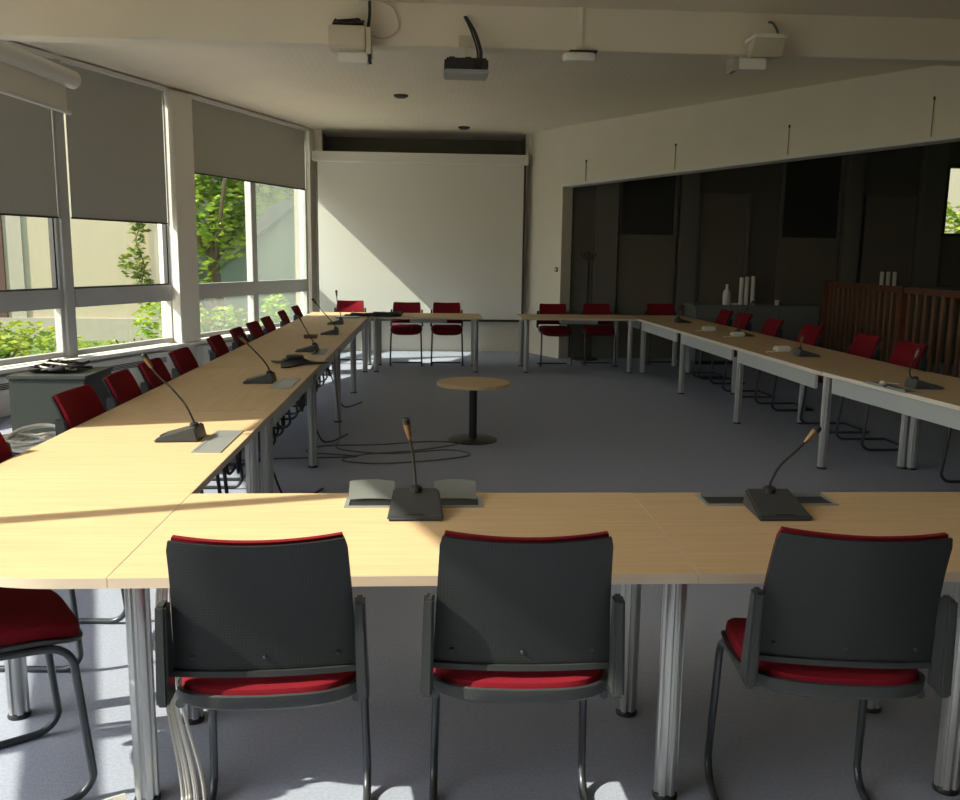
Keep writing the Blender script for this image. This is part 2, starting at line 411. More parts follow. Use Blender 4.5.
# ---- the dark side room
w = MB(); w.box((1.95, YA, 0), (7.93, YA+.2, CE)); w.box((7.93, YA, 0), (XR, YA+.2, 1.93)); w.box((7.93, YA, 3.02), (XR, YA+.2, CE)); w.box((9.0, YA, 1.93), (XR, YA+.2, 3.02))
struct(w.build('wall_annex', 'annex'), 'dark back wall of the side room', 'wall')
f = MB()
for a in ((7.93, 7.99), (8.94, 9.0)): f.box((a[0], YA-.02, 1.93), (a[1], YA+.1, 3.02))
f.box((7.99, YA-.02, 1.93), (8.94, YA+.1, 1.98)); f.box((7.99, YA-.02, 2.97), (8.94, YA+.1, 3.02))
o = struct(f.build('window_7', 'gasket'), 'small bright window of the dark side room', 'window')
MB().box((7.99, YA+.04, 1.98), (8.94, YA+.046, 2.97)).build('glass_pane', 'glass', o)
k = 1
sc = YA/13.2
for a, b in ((2.45, 2.78), (3.72, 3.98), (6.2, 6.45), (7.35, 7.7), (5.0, 5.15)):
    if a == 5.0: continue
    struct(MB().box((a*sc, YA-.14, 0), (b*sc, YA, CE)).build('post_annex', 'annex_post', bevel=.01), 'dark post of the side room wall', 'post')
for a, b, z in ((2.80, 3.68, 1.86), (5.24, 6.17, 1.85)):
    o = struct(MB().box((a*sc, YA-.05, 0), (b*sc, YA, z-.03)).build('panel_annex', 'annex_panel', bevel=.01), 'brown board panel of the side room wall', 'panel')
    g = MB(); A0, B0 = a*sc, b*sc
    g.box((A0, YA-.06, z-.03), (B0, YA, z+.03)); g.box((B0-.05, YA-.06, z), (B0, YA, 3.3)); g.box((A0, YA-.06, 3.25), (B0-.05, YA, 3.3)); g.box((A0, YA-.06, z+.03), (A0+.04, YA, 3.25))
    g.build('frame', 'annex_post', o)
    MB().box((A0+.04, YA-.03, z+.03), (B0-.05, YA-.02, 3.25)).build('dark_pane', 'annex_dark', o)
for n_, (a, b, z) in enumerate(((4.05, 4.72, 2.46), (6.6, 7.28, 2.46))):
    o = struct(MB().box((a*sc, YA-.05, 0), (b*sc, YA, z)).build('door_%d' % (n_+1), 'annex_panel', bevel=.006), 'plain brown door in the dark room wall', 'door')
    g = MB(); g.box((b*sc, YA-.06, 0), (b*sc+.06, YA, z+.06)); g.box((a*sc-.06, YA-.06, 0), (a*sc, YA, z+.06)); g.box((a*sc, YA-.06, z), (b*sc, YA, z+.06))
    g.build('door_frame', 'annex_post', o)
# low counter with bottle and white tubes
t = thing('low_counter', 'low grey counter against the wall of the dark room', 'counter', (4.8, 12.95, 0))
MB().box((-.92, -.3, .06), (.92, .3, .84)).build('body', 'counter', t, bevel=.005)
MB().box((-.96, -.33, .84), (.96, .32, .875)).build('worktop', 'counter', t, bevel=.004)
MB().box((-.90, -.27, 0), (.90, .28, .06)).build('plinth', 'black', t)
for x in (-.31, .31): MB().box((x-.003, -.306, .08), (x+.003, -.299, .83)).build('door_gap', 'black', t)
t = thing('bottle', 'small white bottle at the left of the low grey counter', 'bottle', (4.37, 12.8, .875))
MB().lathe([(.05,0),(.055,.01),(.055,.16),(.045,.20),(.018,.235)], seg=20).build('bottle_body', 'whiteplastic', t, smooth=True)
MB().lathe([(.02,.235),(.02,.29),(.012,.30)], seg=16).build('cap', 'whiteplastic', t, smooth=True)
for i, (x, h, lab) in enumerate(((4.60, .40, 'leftmost of the three tall white tubes on the counter'), (4.68, .41, 'middle of the three tall white tubes on the counter'), (4.775, .42, 'rightmost of the three tall white tubes on the counter'))):
    t = thing('cardboard_tube', lab, 'tube', (x, 12.85, .875), 0, 'white tubes standing on the counter')
    MB().lathe([(.030,0),(.030,h),(.024,h),(.024,h-.03)], seg=18).build('tube_wall', 'whiteplastic', t, smooth=True)
t = thing('small_tray', 'small white tray beside the bottle on the grey counter', 'tray', (4.49, 12.78, .875))
MB().box((-.05,-.04,0), (.05,.04,.03)).build('tray_body', 'whiteplastic', t, bevel=.006)
t = thing('paper_cup', 'lone white cup at the right end of the grey counter', 'cup', (5.13, 12.8, .875))
MB().lathe([(.028,0),(.036,.075),(.033,.075),(.026,.01)], seg=16).build('cup_wall', 'whiteplastic', t, smooth=True)
# three more tubes behind the balustrade stand on a ledge
t = thing('wall_ledge', 'narrow dark ledge behind the wooden balustrade', 'ledge', (7.2, 13.3, 0))
MB().box((-.75, -.2, .0), (.9, .18, 1.16)).build('ledge_body', 'annex_panel', t, bevel=.005)
for i, x in enumerate((6.93, 7.03, 7.13)):
    q = thing('cardboard_tube', ['left', 'middle', 'right'][i]+' one of the pale tubes above the balustrade rail', 'tube', (x, 13.25, 1.16), 0, 'tubes behind the balustrade')
    MB().lathe([(.030,0),(.030,.22),(.024,.22),(.024,.2)], seg=18).build('tube_wall', 'whiteplastic', q, smooth=True)
# balustrade
ba, bb, bc = Vector((5.70, 12.40)), Vector((5.456, 9.89)), Vector((5.25, 7.3))
def balustrade(p, q, n, label, endpost):
    d = (q-p); L = d.length; rz = math.atan2(d.y, d.x)
    t = thing('wooden_balustrade', label, 'balustrade', (p.x, p.y, 0), rz, 'brown slatted balustrade sections')
    MB().box((0,-.035,1.18), (L,.035,1.25)).build('top_rail', 'brownwood', t, bevel=.01)
    MB().box((0,-.03,.06), (L,.03,.13)).build('bottom_rail', 'brownwood', t, bevel=.008)
    MB().box((-.05,-.05,0), (.05,.05,1.26)).build('post', 'brownwood', t, bevel=.008)
    if endpost: MB().box((L-.05,-.05,0), (L+.05,.05,1.26)).build('post', 'brownwood', t, bevel=.008)
    for i in range(n):
        x = .05+(L-.1)*(i+.5)/n
        MB().box((x-.028,-.013,.13), (x+.028,.013,1.18)).build('slat', 'slat', t)
balustrade(ba, bb, 14, 'far section of the brown slatted balustrade beside the counter', False)
balustrade(bb, bc, 13, 'near section of the brown slatted balustrade at the right edge', True)
# coat stand
t = thing('coat_stand', 'dark coat stand just inside the dark room', 'coat stand', (2.38, 13.25, 0))
MB().lathe([(.2,0),(.2,.02),(.03,.05)], seg=24).build('base', 'black', t)
MB().cyl((0,0,.04), (0,0,1.62), .02, 12).build('pole', 'black', t)
for k in range(4):
    a = k*PI/2+.3; MB().tube(smoothpath([(0,0,1.5),(.07*math.cos(a),.07*math.sin(a),1.52),(.13*math.cos(a),.13*math.sin(a),1.6)]), .009, 6).build('hook', 'black', t)
# switches
p = pil*.6+pil0*.4
ang = math.atan2((pil-pil0).y, (pil-pil0).x)
t = thing('light_switch', 'small switch on the white pillar edge', 'switch', (1.93+.0, 13.44, 1.35), ang)
MB().box((-.035,-.012,-.035), (.035,.004,.035)).build('plate', 'darkgrey', t, bevel=.004)
MB().box((-.015,-.017,-.02), (.015,-.012,.02)).build('rocker', 'whiteplastic', t, bevel=.002)

# ---- beam
struct(MB().box((-4.55, 7.13, 3.125), (5.6, 7.33, CE)).build('beam_ceiling', 'beam', bevel=.006), 'cream beam across the ceiling', 'beam')

# ------------------------------------------------------------------ projection screen
t = thing('projection_screen', 'large white projection screen on the end wall', 'projection screen', (-.13, 14.08, .5))
MB().box((-1.67, -.09, 2.44), (1.66, .08, 2.59)).build('case', 'white', t, bevel=.012)
MB().box((-1.60, -.002, .03), (1.60, .002, 2.44)).build('fabric', 'screen', t)
MB().box((-1.60, -.012, 0), (1.60, .012, .035)).build('bottom_bar', 'darkgrey', t, bevel=.004)
for x in (-1.615, 1.60): MB().box((x, .004, .05), (x+.035, .012, 2.44)).build('side_edge', 'screenborder', t)
for x in (-1.55, 1.62): MB().box((x-.03, .08, 2.46), (x+.03, .2, 2.56)).build('wall_bracket', 'darkgrey', t)
# rolled-up screen hanging at upper left
r5 = math.radians(5.2); d5 = Vector((math.sin(r5), math.cos(r5)))
e = Vector((-2.63, 6.95))
t = thing('hanging_screen', 'white rolled up screen tube hanging over the left windows', 'projection screen', (e.x, e.y, 2.78), 0)
P = lambda s, z, n=0: (-d5.x*s+d5.y*n, -d5.y*s-d5.x*n, z)
MB().tube([P(0,0), P(.01,0), P(3.6,0)], [.052,.066,.066], 20).build('case', 'white', t, smooth=True)
f = MB().hexa([P(.12,-.235,-.002), P(3.5,-.235,-.002), P(3.5,-.235,.002), P(.12,-.235,.002), P(.12,0,-.002), P(3.5,0,-.002), P(3.5,0,.002), P(.12,0,.002)])
f.build('fabric', 'screen', t)
MB().tube([P(.08,-.245), P(3.55,-.245)], .016, 12).build('bottom_bar', 'white', t, smooth=True)
for s in (1.7, 3.4): MB().cyl(P(s,.06), P(s,CE-2.78), .012, 8).build('hanger', 'white', t)

# ------------------------------------------------------------------ ceiling devices
t = thing('equipment_box', 'beige rounded box with tangled black cables at the left of the beam', 'ceiling device', (-.60, 7.0, 3.03))
def rb(u, v):  # rounded front casing
    a = -PI/2+PI*v*.0
    return (0,0,0)
prof = [(.10,.02),(-.06,0),(-.115,.02),(-.13,.06),(-.12,.13),(-.10,.18),(.10,.185)]
vs = [(-.15,y,z) for y,z in prof]+[(.12,y,z) for y,z in prof]; n = len(prof)
MB().add(vs, [tuple(range(n)), tuple(reversed(range(n,2*n)))]+[(i,(i+1)%n,n+(i+1)%n,n+i) for i in range(n)]).build('casing', 'beige', t, bevel=.01)
MB().box((.122,-.10,-.02), (.16,.11,.17)).build('side_bracket', 'beige', t, bevel=.004)
MB().box((-.09,-.06,-.075), (.13,.10,-.002)).build('lower_box', 'whiteplastic', t, bevel=.006)
MB().box((-.02,.09,.0), (.1,.13,.16)).build('mount_plate', 'beige', t)
g = MB()
for i in range(7):
    g.tube(smoothpath([(-.13+.27*random.random(), -.06+.1*random.random(), .19+.05*random.random()) for _ in range(6)], 5), .008, 6)
g.build('cable_tangle', 'cableblack', t, smooth=True)
MB().tube(smoothpath([(.13,.0,.16),(.145,.02,.28),(.14,.11,.40)]), .012, 8).build('plug_lead', 'cableblack', t, smooth=True)
MB().tube(smoothpath([(.15,-.08,-.02),(.15,-.085,-.06),(.155,-.08,-.09)]), .012, 8).build('plug', 'cableblack', t, smooth=True)
MB().tube(smoothpath([(.06,.10,.40),(.18,.09,.41),(.32,.10,.36),(.36,.11,.22),(.26,.10,.14),(.14,.05,.15)]), .006, 6).build('lead', 'beige', t, smooth=True)

t = thing('projector', 'grey ceiling projector hanging below the beam', 'projector', (.26, 6.85, 2.85))
MB().box((-.155,-.13,.03), (.165,.12,.115)).build('casing', 'darkgrey', t, bevel=.014)
MB().box((-.16,-.135,0), (.17,.12,.034)).build('lower_shell', 'greyplate', t, bevel=.01)
g = MB(); [g.box((-.13+.028*i, -.137, .05), (-.115+.028*i, -.131, .10)) for i in range(6)]; g.build('vent', 'black', t)
MB().cyl((.09,-.14,.07), (.09,-.11,.07), .035, 20).build('lens', 'lens', t)
MB().box((-.03,.02,.115), (.05,.09,.15)).build('mount_block', 'beige', t, bevel=.004)
MB().box((-.02,.06,.135), (.05,.28,.155)).build('mount_arm', 'beige', t)
MB().box((-.04,.27,.275), (.07,.28,.36)).build('mount_plate', 'beige', t)
MB().box((0,.255,.14), (.03,.28,.30)).build('mount_strut', 'beige', t)
for dx in (0,.018,.03): MB().tube(smoothpath([(.09+dx,.0,.115),(.09+dx,.03,.2),(.05+dx,.15,.36),(.0+dx*.5,.25,.49)]), .008, 8).build('cable', 'cableblack', t, smooth=True)
for x in (-.1,.02): MB().box((x-.02,-.08,.115), (x+.02,-.03,.13)).build('adjust_foot', 'darkgrey', t)

t = thing('ceiling_sensor', 'small white oval unit fixed under the beam', 'ceiling device', (1.15, 7.08, 3.03))
def pad(w, d, z0, z1, e=3.0, seg=28, mb=None, bul=.012):
    mb = mb or MB(); vs = []
    prof = [(.0,z0),(.9,z0),(1,z0+bul),(1,z1-bul),(.9,z1),(0,z1)]
    out = []
    for k, z in prof:
        for i in range(seg):
            a = 2*PI*i/seg; c, s = math.cos(a), math.sin(a)
            out.append((k*w/2*math.copysign(abs(c)**(2/e), c), k*d/2*math.copysign(abs(s)**(2/e), s), z))
    fs = [(j*seg+i, j*seg+(i+1)%seg, (j+1)*seg+(i+1)%seg, (j+1)*seg+i) for j in range(len(prof)-1) for i in range(seg)]
    mb.add(out, fs); return mb
pad(.26, .12, 0, .06).build('cover', 'whiteplastic', t, smooth=True)
MB().box((-.08,-.06,.06), (.13,.05,.075)).build('base_plate', 'darkgrey', t)
MB().box((-.02,.035,.06), (.03,.055,.41)).build('conduit', 'beam', t)

t = thing('equipment_box', 'tilted beige box at the right of the beam', 'ceiling device', (2.56, 6.98, 3.06))
MB().hexa([(-.15,-.16,-.02),(.09,-.16,-.01),(.12,.10,.02),(-.10,.10,.0),(-.10,-.10,.14),(.13,-.10,.14),(.13,.12,.16),(-.08,.12,.16)]).build('casing', 'beige', t, bevel=.008)
MB().box((-.11,-.115,.135), (.14,.12,.165)).build('lid', 'whiteplastic', t, bevel=.004)
MB().box((-.27,-.14,-.10), (-.02,.0,-.02)).build('lower_box', 'whiteplastic', t, bevel=.008)
MB().box((-.28,-.15,-.115), (-.235,.01,-.01)).build('side_cap', 'chrome', t, bevel=.006)
MB().box((-.02,.11,.02), (.1,.15,.14)).build('mount_plate', 'beige', t)
MB().tube(smoothpath([(.10,.0,.16),(.125,.06,.22),(.10,.10,.29),(.08,.14,.31)]), .010, 6).build('lead', 'annex_post', t, smooth=True)

for (x, y), lab in (((-.35, 11.1), 'dark round ceiling spot nearer the beam'), ((.51, 13.65), 'round ceiling spot just before the end wall')):
    t = thing('ceiling_spot', lab, 'ceiling light', (x, y, CE-.03), 0, 'round ceiling spots')
    MB().lathe([(.06,0),(.085,.012),(.09,.03)], seg=24).build('rim', 'darkgrey', t, smooth=True)
    MB().lathe([(.0,-.004),(.055,-.003),(.055,.005)], seg=20).build('lens', 'gasket', t)

# ------------------------------------------------------------------ tables
TZ, TT = .735, .028
def leg_mesh(h):
    # fluted aluminium column
    n = 48; R = .033; pts = []
    for i in range(n):
        a = 2*PI*i/n; r = R*(1-.20*(1 if math.cos(6*a) < -.35 else 0)); pts.append((r*math.cos(a), r*math.sin(a)))
    return MB().prism(pts, .015, h)
LEGH = TZ-TT
_legme = leg_mesh(LEGH).build('leg', 'alu'); _footme = MB().lathe([(.036,0),(.037,.006),(.033,.016)], seg=24).build('foot', 'black', smooth=True)
_colme = MB().lathe([(.036,LEGH-.10),(.040,LEGH-.09),(.040,LEGH-.001)], seg=24).build('collar', 'black', smooth=True)
for o in (_legme, _footme, _colme): C.objects.unlink(o)
def add_leg(t, x, y):
    l = bpy.data.objects.new('leg', _legme.data); C.objects.link(l); l.parent = t; l.location = (x, y, 0)
    for nm, me in (('foot', _footme.data), ('collar', _colme.data)):
        if nm == 'collar': continue
        f = bpy.data.objects.new(nm, me); C.objects.link(f); f.parent = l
def arc_bracket(mb, x0, y, dirx):
    # curved black web between leg and apron
    P = []
    for k in range(7):
        a = PI/2*k/6; P.append((x0+dirx*(.03+.10*(1-math.cos(a))), y, LEGH-.13+.125*math.sin(a)))
    mb.tube(P, .012, 6)
def table(label, poly, legs, loc, rz, apron=(), group='tables of the meeting square', edge='edge', brackets=(), tray=None):
    t = thing('meeting_table', label, 'table', loc, rz, group)
    MB().prism(poly, TZ-TT, TZ).build('tabletop', 'maple', t)
    MB().ring(poly, TZ-TT+.0005, TZ-.0008, .0022).build('edge_band', edge, t)
    for x, y in legs: add_leg(t, x, y)
    for (x0, x1, y, h) in apron:
        MB().box((x0, y-.012, TZ-TT-h), (x1, y+.012, TZ-TT-.002)).build('apron', 'apron', t, bevel=.004)
    if brackets:
        for (x, y, d) in brackets:
            b = MB(); arc_bracket(b, x, y, d); b.build('leg_bracket', 'black', t, smooth=True)
    if tray:
        x0, x1, y0, y1 = tray
        MB().box((x0, y0, TZ-TT-.07), (x1, y1, TZ-TT-.002)).build('cable_tray', 'apron', t, bevel=.004)
    return t
def rect(x0, y0, x1, y1): return [(x0,y0),(x1,y0),(x1,y1),(x0,y1)]
Y0, Y1 = 2.143, 2.930
gap = .003
# front row (local frame = world offset)
table('sunlit maple table in front, with the left and middle chairs tucked under', rect(-.75+gap,-.395,.75-gap,.392), [(-.745,-.20),(.738,-.235),(.73,.235),(-.73,.235)], (-.05, 2.538, 0), 0,
      apron=((-.68,.68,.30,.07),), edge='edge', brackets=())
table('shaded maple table in front at right, under the third microphone', rect(-.75+gap,-.395,.75-gap,.392), [(.08,-.235),(.09,.235),(.70,-.235),(.70,.235)], (1.45, 2.535, 0), 0, apron=((-.68,.68,.30,.07),))
# left corner with rounded outer corner
poly = []
R = .72
for k in range(41):
    a = PI+PI/2*k/40; poly.append((-1.632+R+R*math.cos(a), Y0+R+R*math.sin(a)))
poly += [(-.80-gap, Y0), (-.80-gap, 4.497), (-1.632, 4.497)]
org = (-1.2, 3.3, 0)
table('sunlit maple corner table at front left with a rounded corner', [(x-org[0], y-org[1]) for x, y in poly],
      [(-.165,-.48), (.30,1.14), (-.36,1.14)], org, 0, apron=(), edge='edge')
def add_apron_rot(t, mbox):
    pass
# left row: local +x = away from the camera, local -y = inner side
rows = [(4.503, 6.285), (6.285, 8.045), (8.045, 9.80), (9.80, 11.60), (11.60, 12.46)]
labs = ['shaded maple table in the left row holding the second microphone from the front',
        'maple table in the left row under the black conference phone',
        'maple table in the left row, third counting from the sunlit corner',
        'maple table in the left row just before the far corner',
        'small sunlit maple corner table at far left beside the screen']
for i, ((a, b), lab) in enumerate(zip(rows, labs)):
    L = b-a; cx = (-1.632-.80)/2; hw = .416
    table(lab, rect(-L/2+gap,-hw,L/2-gap,hw), [(-L/2+.045,-hw+.045),(-L/2+.045,hw-.06)]+([(L/2-.05,-hw+.045),(L/2-.05,hw-.06)] if i == 4 else []), (cx, (a+b)/2, 0), PI/2,
          apron=((-L/2+.12, L/2-.06, -hw+.03, .075),), edge='edge', brackets=((-L/2+.045,-hw+.045,1),))
# right row
rrows = [(6.235, 8.02), (8.02, 9.83), (9.83, 11.62), (11.62, 12.43)]
rlabs = ['maple table in the right row with the white box nearest the camera on it', 'maple table in the right row holding two white boxes', 'maple table in the right row just before the far corner', 'small maple corner table at far right of the square']
for (a, b), lab in zip(rrows, rlabs):
    L = b-a; hw = .41; ym = (a+b)/2; xin = 2.80+.012*(11.7-ym)
    table(lab, rect(-L/2+gap,-hw,L/2-gap,hw), [(-L/2+.04,hw-.075),(-L/2+.04,-hw+.12)]+([(L/2-.06,-hw+.1)] if b > 12 else []), (xin+hw, ym, 0), PI/2+.012,
          apron=((-L/2+.13, L/2-.04, hw-.03, .115),), edge='edge_pale', brackets=((-L/2+.04, hw-.075, 1), (-L/2+.04, hw-.075, -1)) if a > 6.3 else ((-L/2+.04, hw-.075, 1),))
L = 1.78; hw = .41; rz = PI/2+.088
pin = Vector((2.875, 6.228)); dl = Vector((math.cos(rz), math.sin(rz))); ni = Vector((-dl.y, dl.x))
c = pin-dl*(L/2)-ni*hw
table('maple table in the right row nearest the camera, reaching the right edge', rect(-L/2+gap,-hw,L/2-gap,hw), [(L/2-.05,-hw+.08),(-L/2+.06,hw-.075),(-L/2+.06,-hw+.1)], (c.x, c.y, 0), rz,
      apron=((-L/2+.13, L/2-.10, hw-.03, .115),), edge='edge_pale', brackets=())
# far row
table('far maple table left of the gap, near the screen', rect(-.745,-.42,.745,.42), [(.66,-.36),(.66,.36),(-.66,.36),(-.66,-.36)], (-.04, 12.03, 0), 0, tray=(-.22,.28,-.1,.1), edge='edge')
table('far maple table right of the gap, in front of the dark room', rect(-.77,-.40,.77,.40), [(-.70,-.35),(-.70,.34),(.66,.34),(.70,-.35)], (2.0, 12.03, 0), 0, tray=(-.2,.3,-.1,.1), edge='edge')

# round low table
t = thing('round_table', 'low round maple side table on a black pedestal', 'side table', (.372, 7.29, 0))
MB().lathe([(.300,.470),(.306,.474),(.306,.494),(.302,.498)], seg=56).build('tabletop', 'maple', t, smooth=True)
MB().lathe([(.034,.02),(.034,.455),(.09,.462),(.09,.47)], seg=28).build('column', 'black', t, smooth=True)
MB().lathe([(.205,0),(.207,.008),(.19,.016),(.04,.024)], seg=48).build('base', 'black', t, smooth=True)

# ------------------------------------------------------------------ chairs
def chair_proto(detail):
    zt = .930 if detail else .868
    t = thing('conference_chair', 'x', 'chair', (0,0,0), 0, 'red and black conference chairs')
    # seat
    def sq(a, w, d, e):
        c, s = math.cos(a), math.sin(a)
        return (w/2*math.copysign(abs(c)**(2/e), c), d/2*math.copysign(abs(s)**(2/e), s))
    def seatz(y): return .006+.022*(.5-y/.46)-.028*max(0, (y-.08)/.14)**2 + .010*max(0, (-y-.05)/.17)**2
    def cushion(w, d, prof, e=4.2, seg=44, lip=0):
        mb = MB(); vs = []
        for k, z in prof:
            for i in range(seg):
                x, y = sq(2*PI*i/seg, w*k, d*k, e)
                dip = -.012*(1-min(1, (x/(w/2))**2)) if y < 0 else -.006*(1-min(1, (x/(w/2))**2))
                k_ = min(1, max(0, (y+.16)/.12))
                vs.append((x, y, z+seatz(y)+dip-(lip*k_*max(0, z-.484)/.034)))
        fs = [(j*seg+i, j*seg+(i+1)%seg, (j+1)*seg+(i+1)%seg, (j+1)*seg+i) for j in range(len(prof)-1) for i in range(seg)]
        fs += [tuple(reversed(range(seg))), tuple(range((len(prof)-1)*seg, len(prof)*seg))]
        return mb.add(vs, fs)
    cushion(.425, .475, [(.94,.486),(1.0,.494),(.995,.516),(.98,.527),(.93,.534),(.7,.540),(.3,.538)]).build('seat', 'red', t, smooth=True)
    cushion(.45, .488, [(.80,.472),(.95,.476),(.99,.484),(1.0,.512),(.985,.516),(.965,.514)], lip=.024).build('seat_shell', 'darkgrey', t, smooth=True)
    # back
    def bk(off, w0, w1, z0, z1, top=0):
        def fn(u, v):
            w = w0+(w1-w0)*v - (.010*max(0, (v-.93)/.07)**2)
            x = (u-.5)*w
            y = -.200-.035*v-.070*v*v+.030*(2*(u-.5))**2*(.55+.45*v)+off
            z = z0+(z1-z0)*v + .006*(2*(u-.5))**2*v
            return (x, y, z)
        return fn
    MB().slab(bk(-.006,.420,.384,.592,zt-.006), 14, 14, (0,-.010,0)).build('back_shell', 'perf', t, smooth=True)
    MB().slab(bk(.012,.408,.372,.610,zt), 14, 14, (0,-.0175,0)).build('backrest', 'red', t, smooth=True)
    MB().slab(lambda u, v: ((u-.5)*.422, -.200+.0165*(2*(u-.5))**2-.002, .580+.014*v), 14, 1, (0,-.020,0)).build('back_trim', 'darkgrey', t, smooth=True)
    for sx in (-1, 1):
        x = sx*.223
        MB().hexa([(x-.014,-.258,.530),(x+.014,-.258,.530),(x+.014,-.18,.530),(x-.014,-.18,.530),
                   (x-.012-sx*.006,-.262,.772),(x+.012-sx*.006,-.262,.772),(x+.012-sx*.006,-.215,.772),(x-.012-sx*.006,-.215,.772)]).build('back_bracket', 'darkgrey', t, bevel=.006)
        P = [(sx*.205,-.17,.495),(sx*.205,.11,.472)]
        for k in range(1,7):
            a = PI/2*k/6; P.append((sx*(.205+.004*k/6), .12+.075*math.sin(a), .470-.075*(1-math.cos(a))))
        P.append((sx*.217, .222, .085))
        for k in range(1,8):
            a = PI/2*k/7; P.append((sx*.217, .225-.075*(1-math.cos(a)), .0865-.075*math.sin(a)))
        P.append((sx*.217, -.215, .0115))
        MB().tube(P, .0115, 10).build('leg', 'steel_dark', t, smooth=True)
    MB().tube([(-.217,-.215,.0115),(.217,-.215,.0115)], .0115, 10).build('rear_stretcher', 'steel_dark', t, smooth=True)
    MB().tube([(-.205,.02,.478),(.205,.02,.478)], .009, 8).build('seat_bar', 'steel_dark', t, smooth=True)
    if detail:
        for x in (-.165, 0, .165):
            y = -.2045+.030*(2*x/.42)**2*.6-.018
            MB().lathe([(.0045,-.003),(.0045,.002),(.003,.003)], seg=10).build('screw', 'darkgrey', t, loc=(x, y, .628)).rotation_euler = (PI/2,0,0)
    return t
pd = chair_proto(True); ps = chair_proto(False)
G = 'red and black conference chairs'
first = {True: pd, False: ps}; used = {True: False, False: False}
def chair(x, y, deg, label, detail=False):
    rz = math.radians(deg); p = first[detail]
    if not used[detail]:
        used[detail] = True; p.location = (x, y, 0); p.rotation_euler = (0,0,rz); p['label'] = label; return p
    return dup(p, (x, y, 0), rz, label)
chair(-.382, 2.135, 2.5, 'red and black chair at the front, in full sun left of the middle one', True)
chair(.228, 2.145, -2, 'red and black chair at the middle of the front table, half in sun', True)
chair(1.025, 2.140, -8, 'red and black chair at front right, turned slightly, wholly in shade', True)
chair(-1.255, 2.41, -56, 'red chair at the lower left edge, its seat under the rounded corner', False)
ly = [3.355, 4.30, 4.93, 5.50, 6.15, 7.16, 7.96, 8.68, 9.40, 10.43, 11.47]
lr = [-93, -92, -88, -90, -91, -89, -90, -92, -90, -88, -90]
ord_ = ['nearest to the camera, cut by the left edge', 'in front of the dark cabinet', 'just right of the dark cabinet', 'behind the bent neck of the nearest microphone', 'below the cream window pillar',
        'under the near end of the tree window', 'x', 'x',
        'below the hazy pane, third from the row end', 'second from the far end of the left row', 'last at the far end of the left row']
ord_[7] = 'under the mullion of the tree window'; ord_[6] = 'under the tree window, left of its mullion'
for y, r, lab in zip(ly, lr, ord_):
    chair(-1.49 if y < 4 else -1.45, y, r, 'dark red chair of the left row, '+lab)
for x, y, r, lab in ((-1.15, 12.72, 180, 'bright red sunlit chair at the far left corner table'),
                     (-.32, 12.42, 180, 'red chair at the far table in front of the screen, its corner in sun'),
                     (.25, 12.43, 180, 'red chair right of the sun-cornered one, in front of the screen'),
                     (1.78, 12.40, 180, 'red chair at the far right table, in front of the white pillar'),
                     (2.43, 12.52, 178, 'red chair at the far right table, in front of the dark room'),
                     (3.40, 12.66, 176, 'red chair behind the far right corner table')):
    chair(x, y, r, lab)
ry = [(3.66, 11.45, 'farthest along, by the white tubes'), (3.70, 10.86, 'second from the far end, touching the farthest one'), (3.67, 9.82, 'third from the far end, before the counter'),
      (3.735, 8.95, 'beside the left end of the balustrade'), (3.745, 7.80, 'in front of the balustrade, left of its middle post'), (3.755, 7.08, 'in front of the middle post of the balustrade'), (3.83, 5.62, 'nearest to the camera at the right edge')]
for x, y, lab in ry:
    chair(x, y, 92, 'red chair of the right row, '+lab)

# ------------------------------------------------------------------ microphones
def mic(x, y, deg, label, pts, tilt=None):
    """pts: gooseneck points in world offsets relative to (x, y, table top)"""
    rz = math.radians(deg)
    t = thing('desk_microphone', label, 'microphone', (x, y, TZ), rz, 'gooseneck desk microphones')
    MB().hexa([(-.088,-.10,0),(.088,-.10,0),(.075,.09,0),(-.075,.09,0),(-.086,-.094,.014),(.086,-.094,.014),(.073,.075,.062),(-.073,.075,.062)]).build('base', 'micgrey', t, bevel=.006)
    MB().box((-.03,-.086,.0175), (.03,-.076,.0205)).build('button', 'darkgrey', t)
    MB().lathe([(.02,.052),(.02,.068),(.012,.074)], c=(0,.055,0), seg=16).build('socket', 'black', t, smooth=True)
    Ri = Matrix.Rotation(-rz, 3, 'Z')
    L = [Vector((0,.055,.066))]+[Ri@Vector(p) for p in pts]
    P = smoothpath(L, 8)
    tip = P[-1]; dirv = (P[-1]-P[-4]).normalized()
    MB().tube(P, .0045, 8).build('gooseneck', 'black', t, smooth=True)
    a, b = tip-dirv*.008, tip+dirv*.042
    h = MB().tube([a, a+dirv*.012, b], [.006, .0095, .013], 14).build('head', 'micgold', t, smooth=True)
    MB().tube([b, b+dirv*.016, b+dirv*.021], [.0132, .013, .008], 14).build('foam_tip', 'black', h, smooth=True)
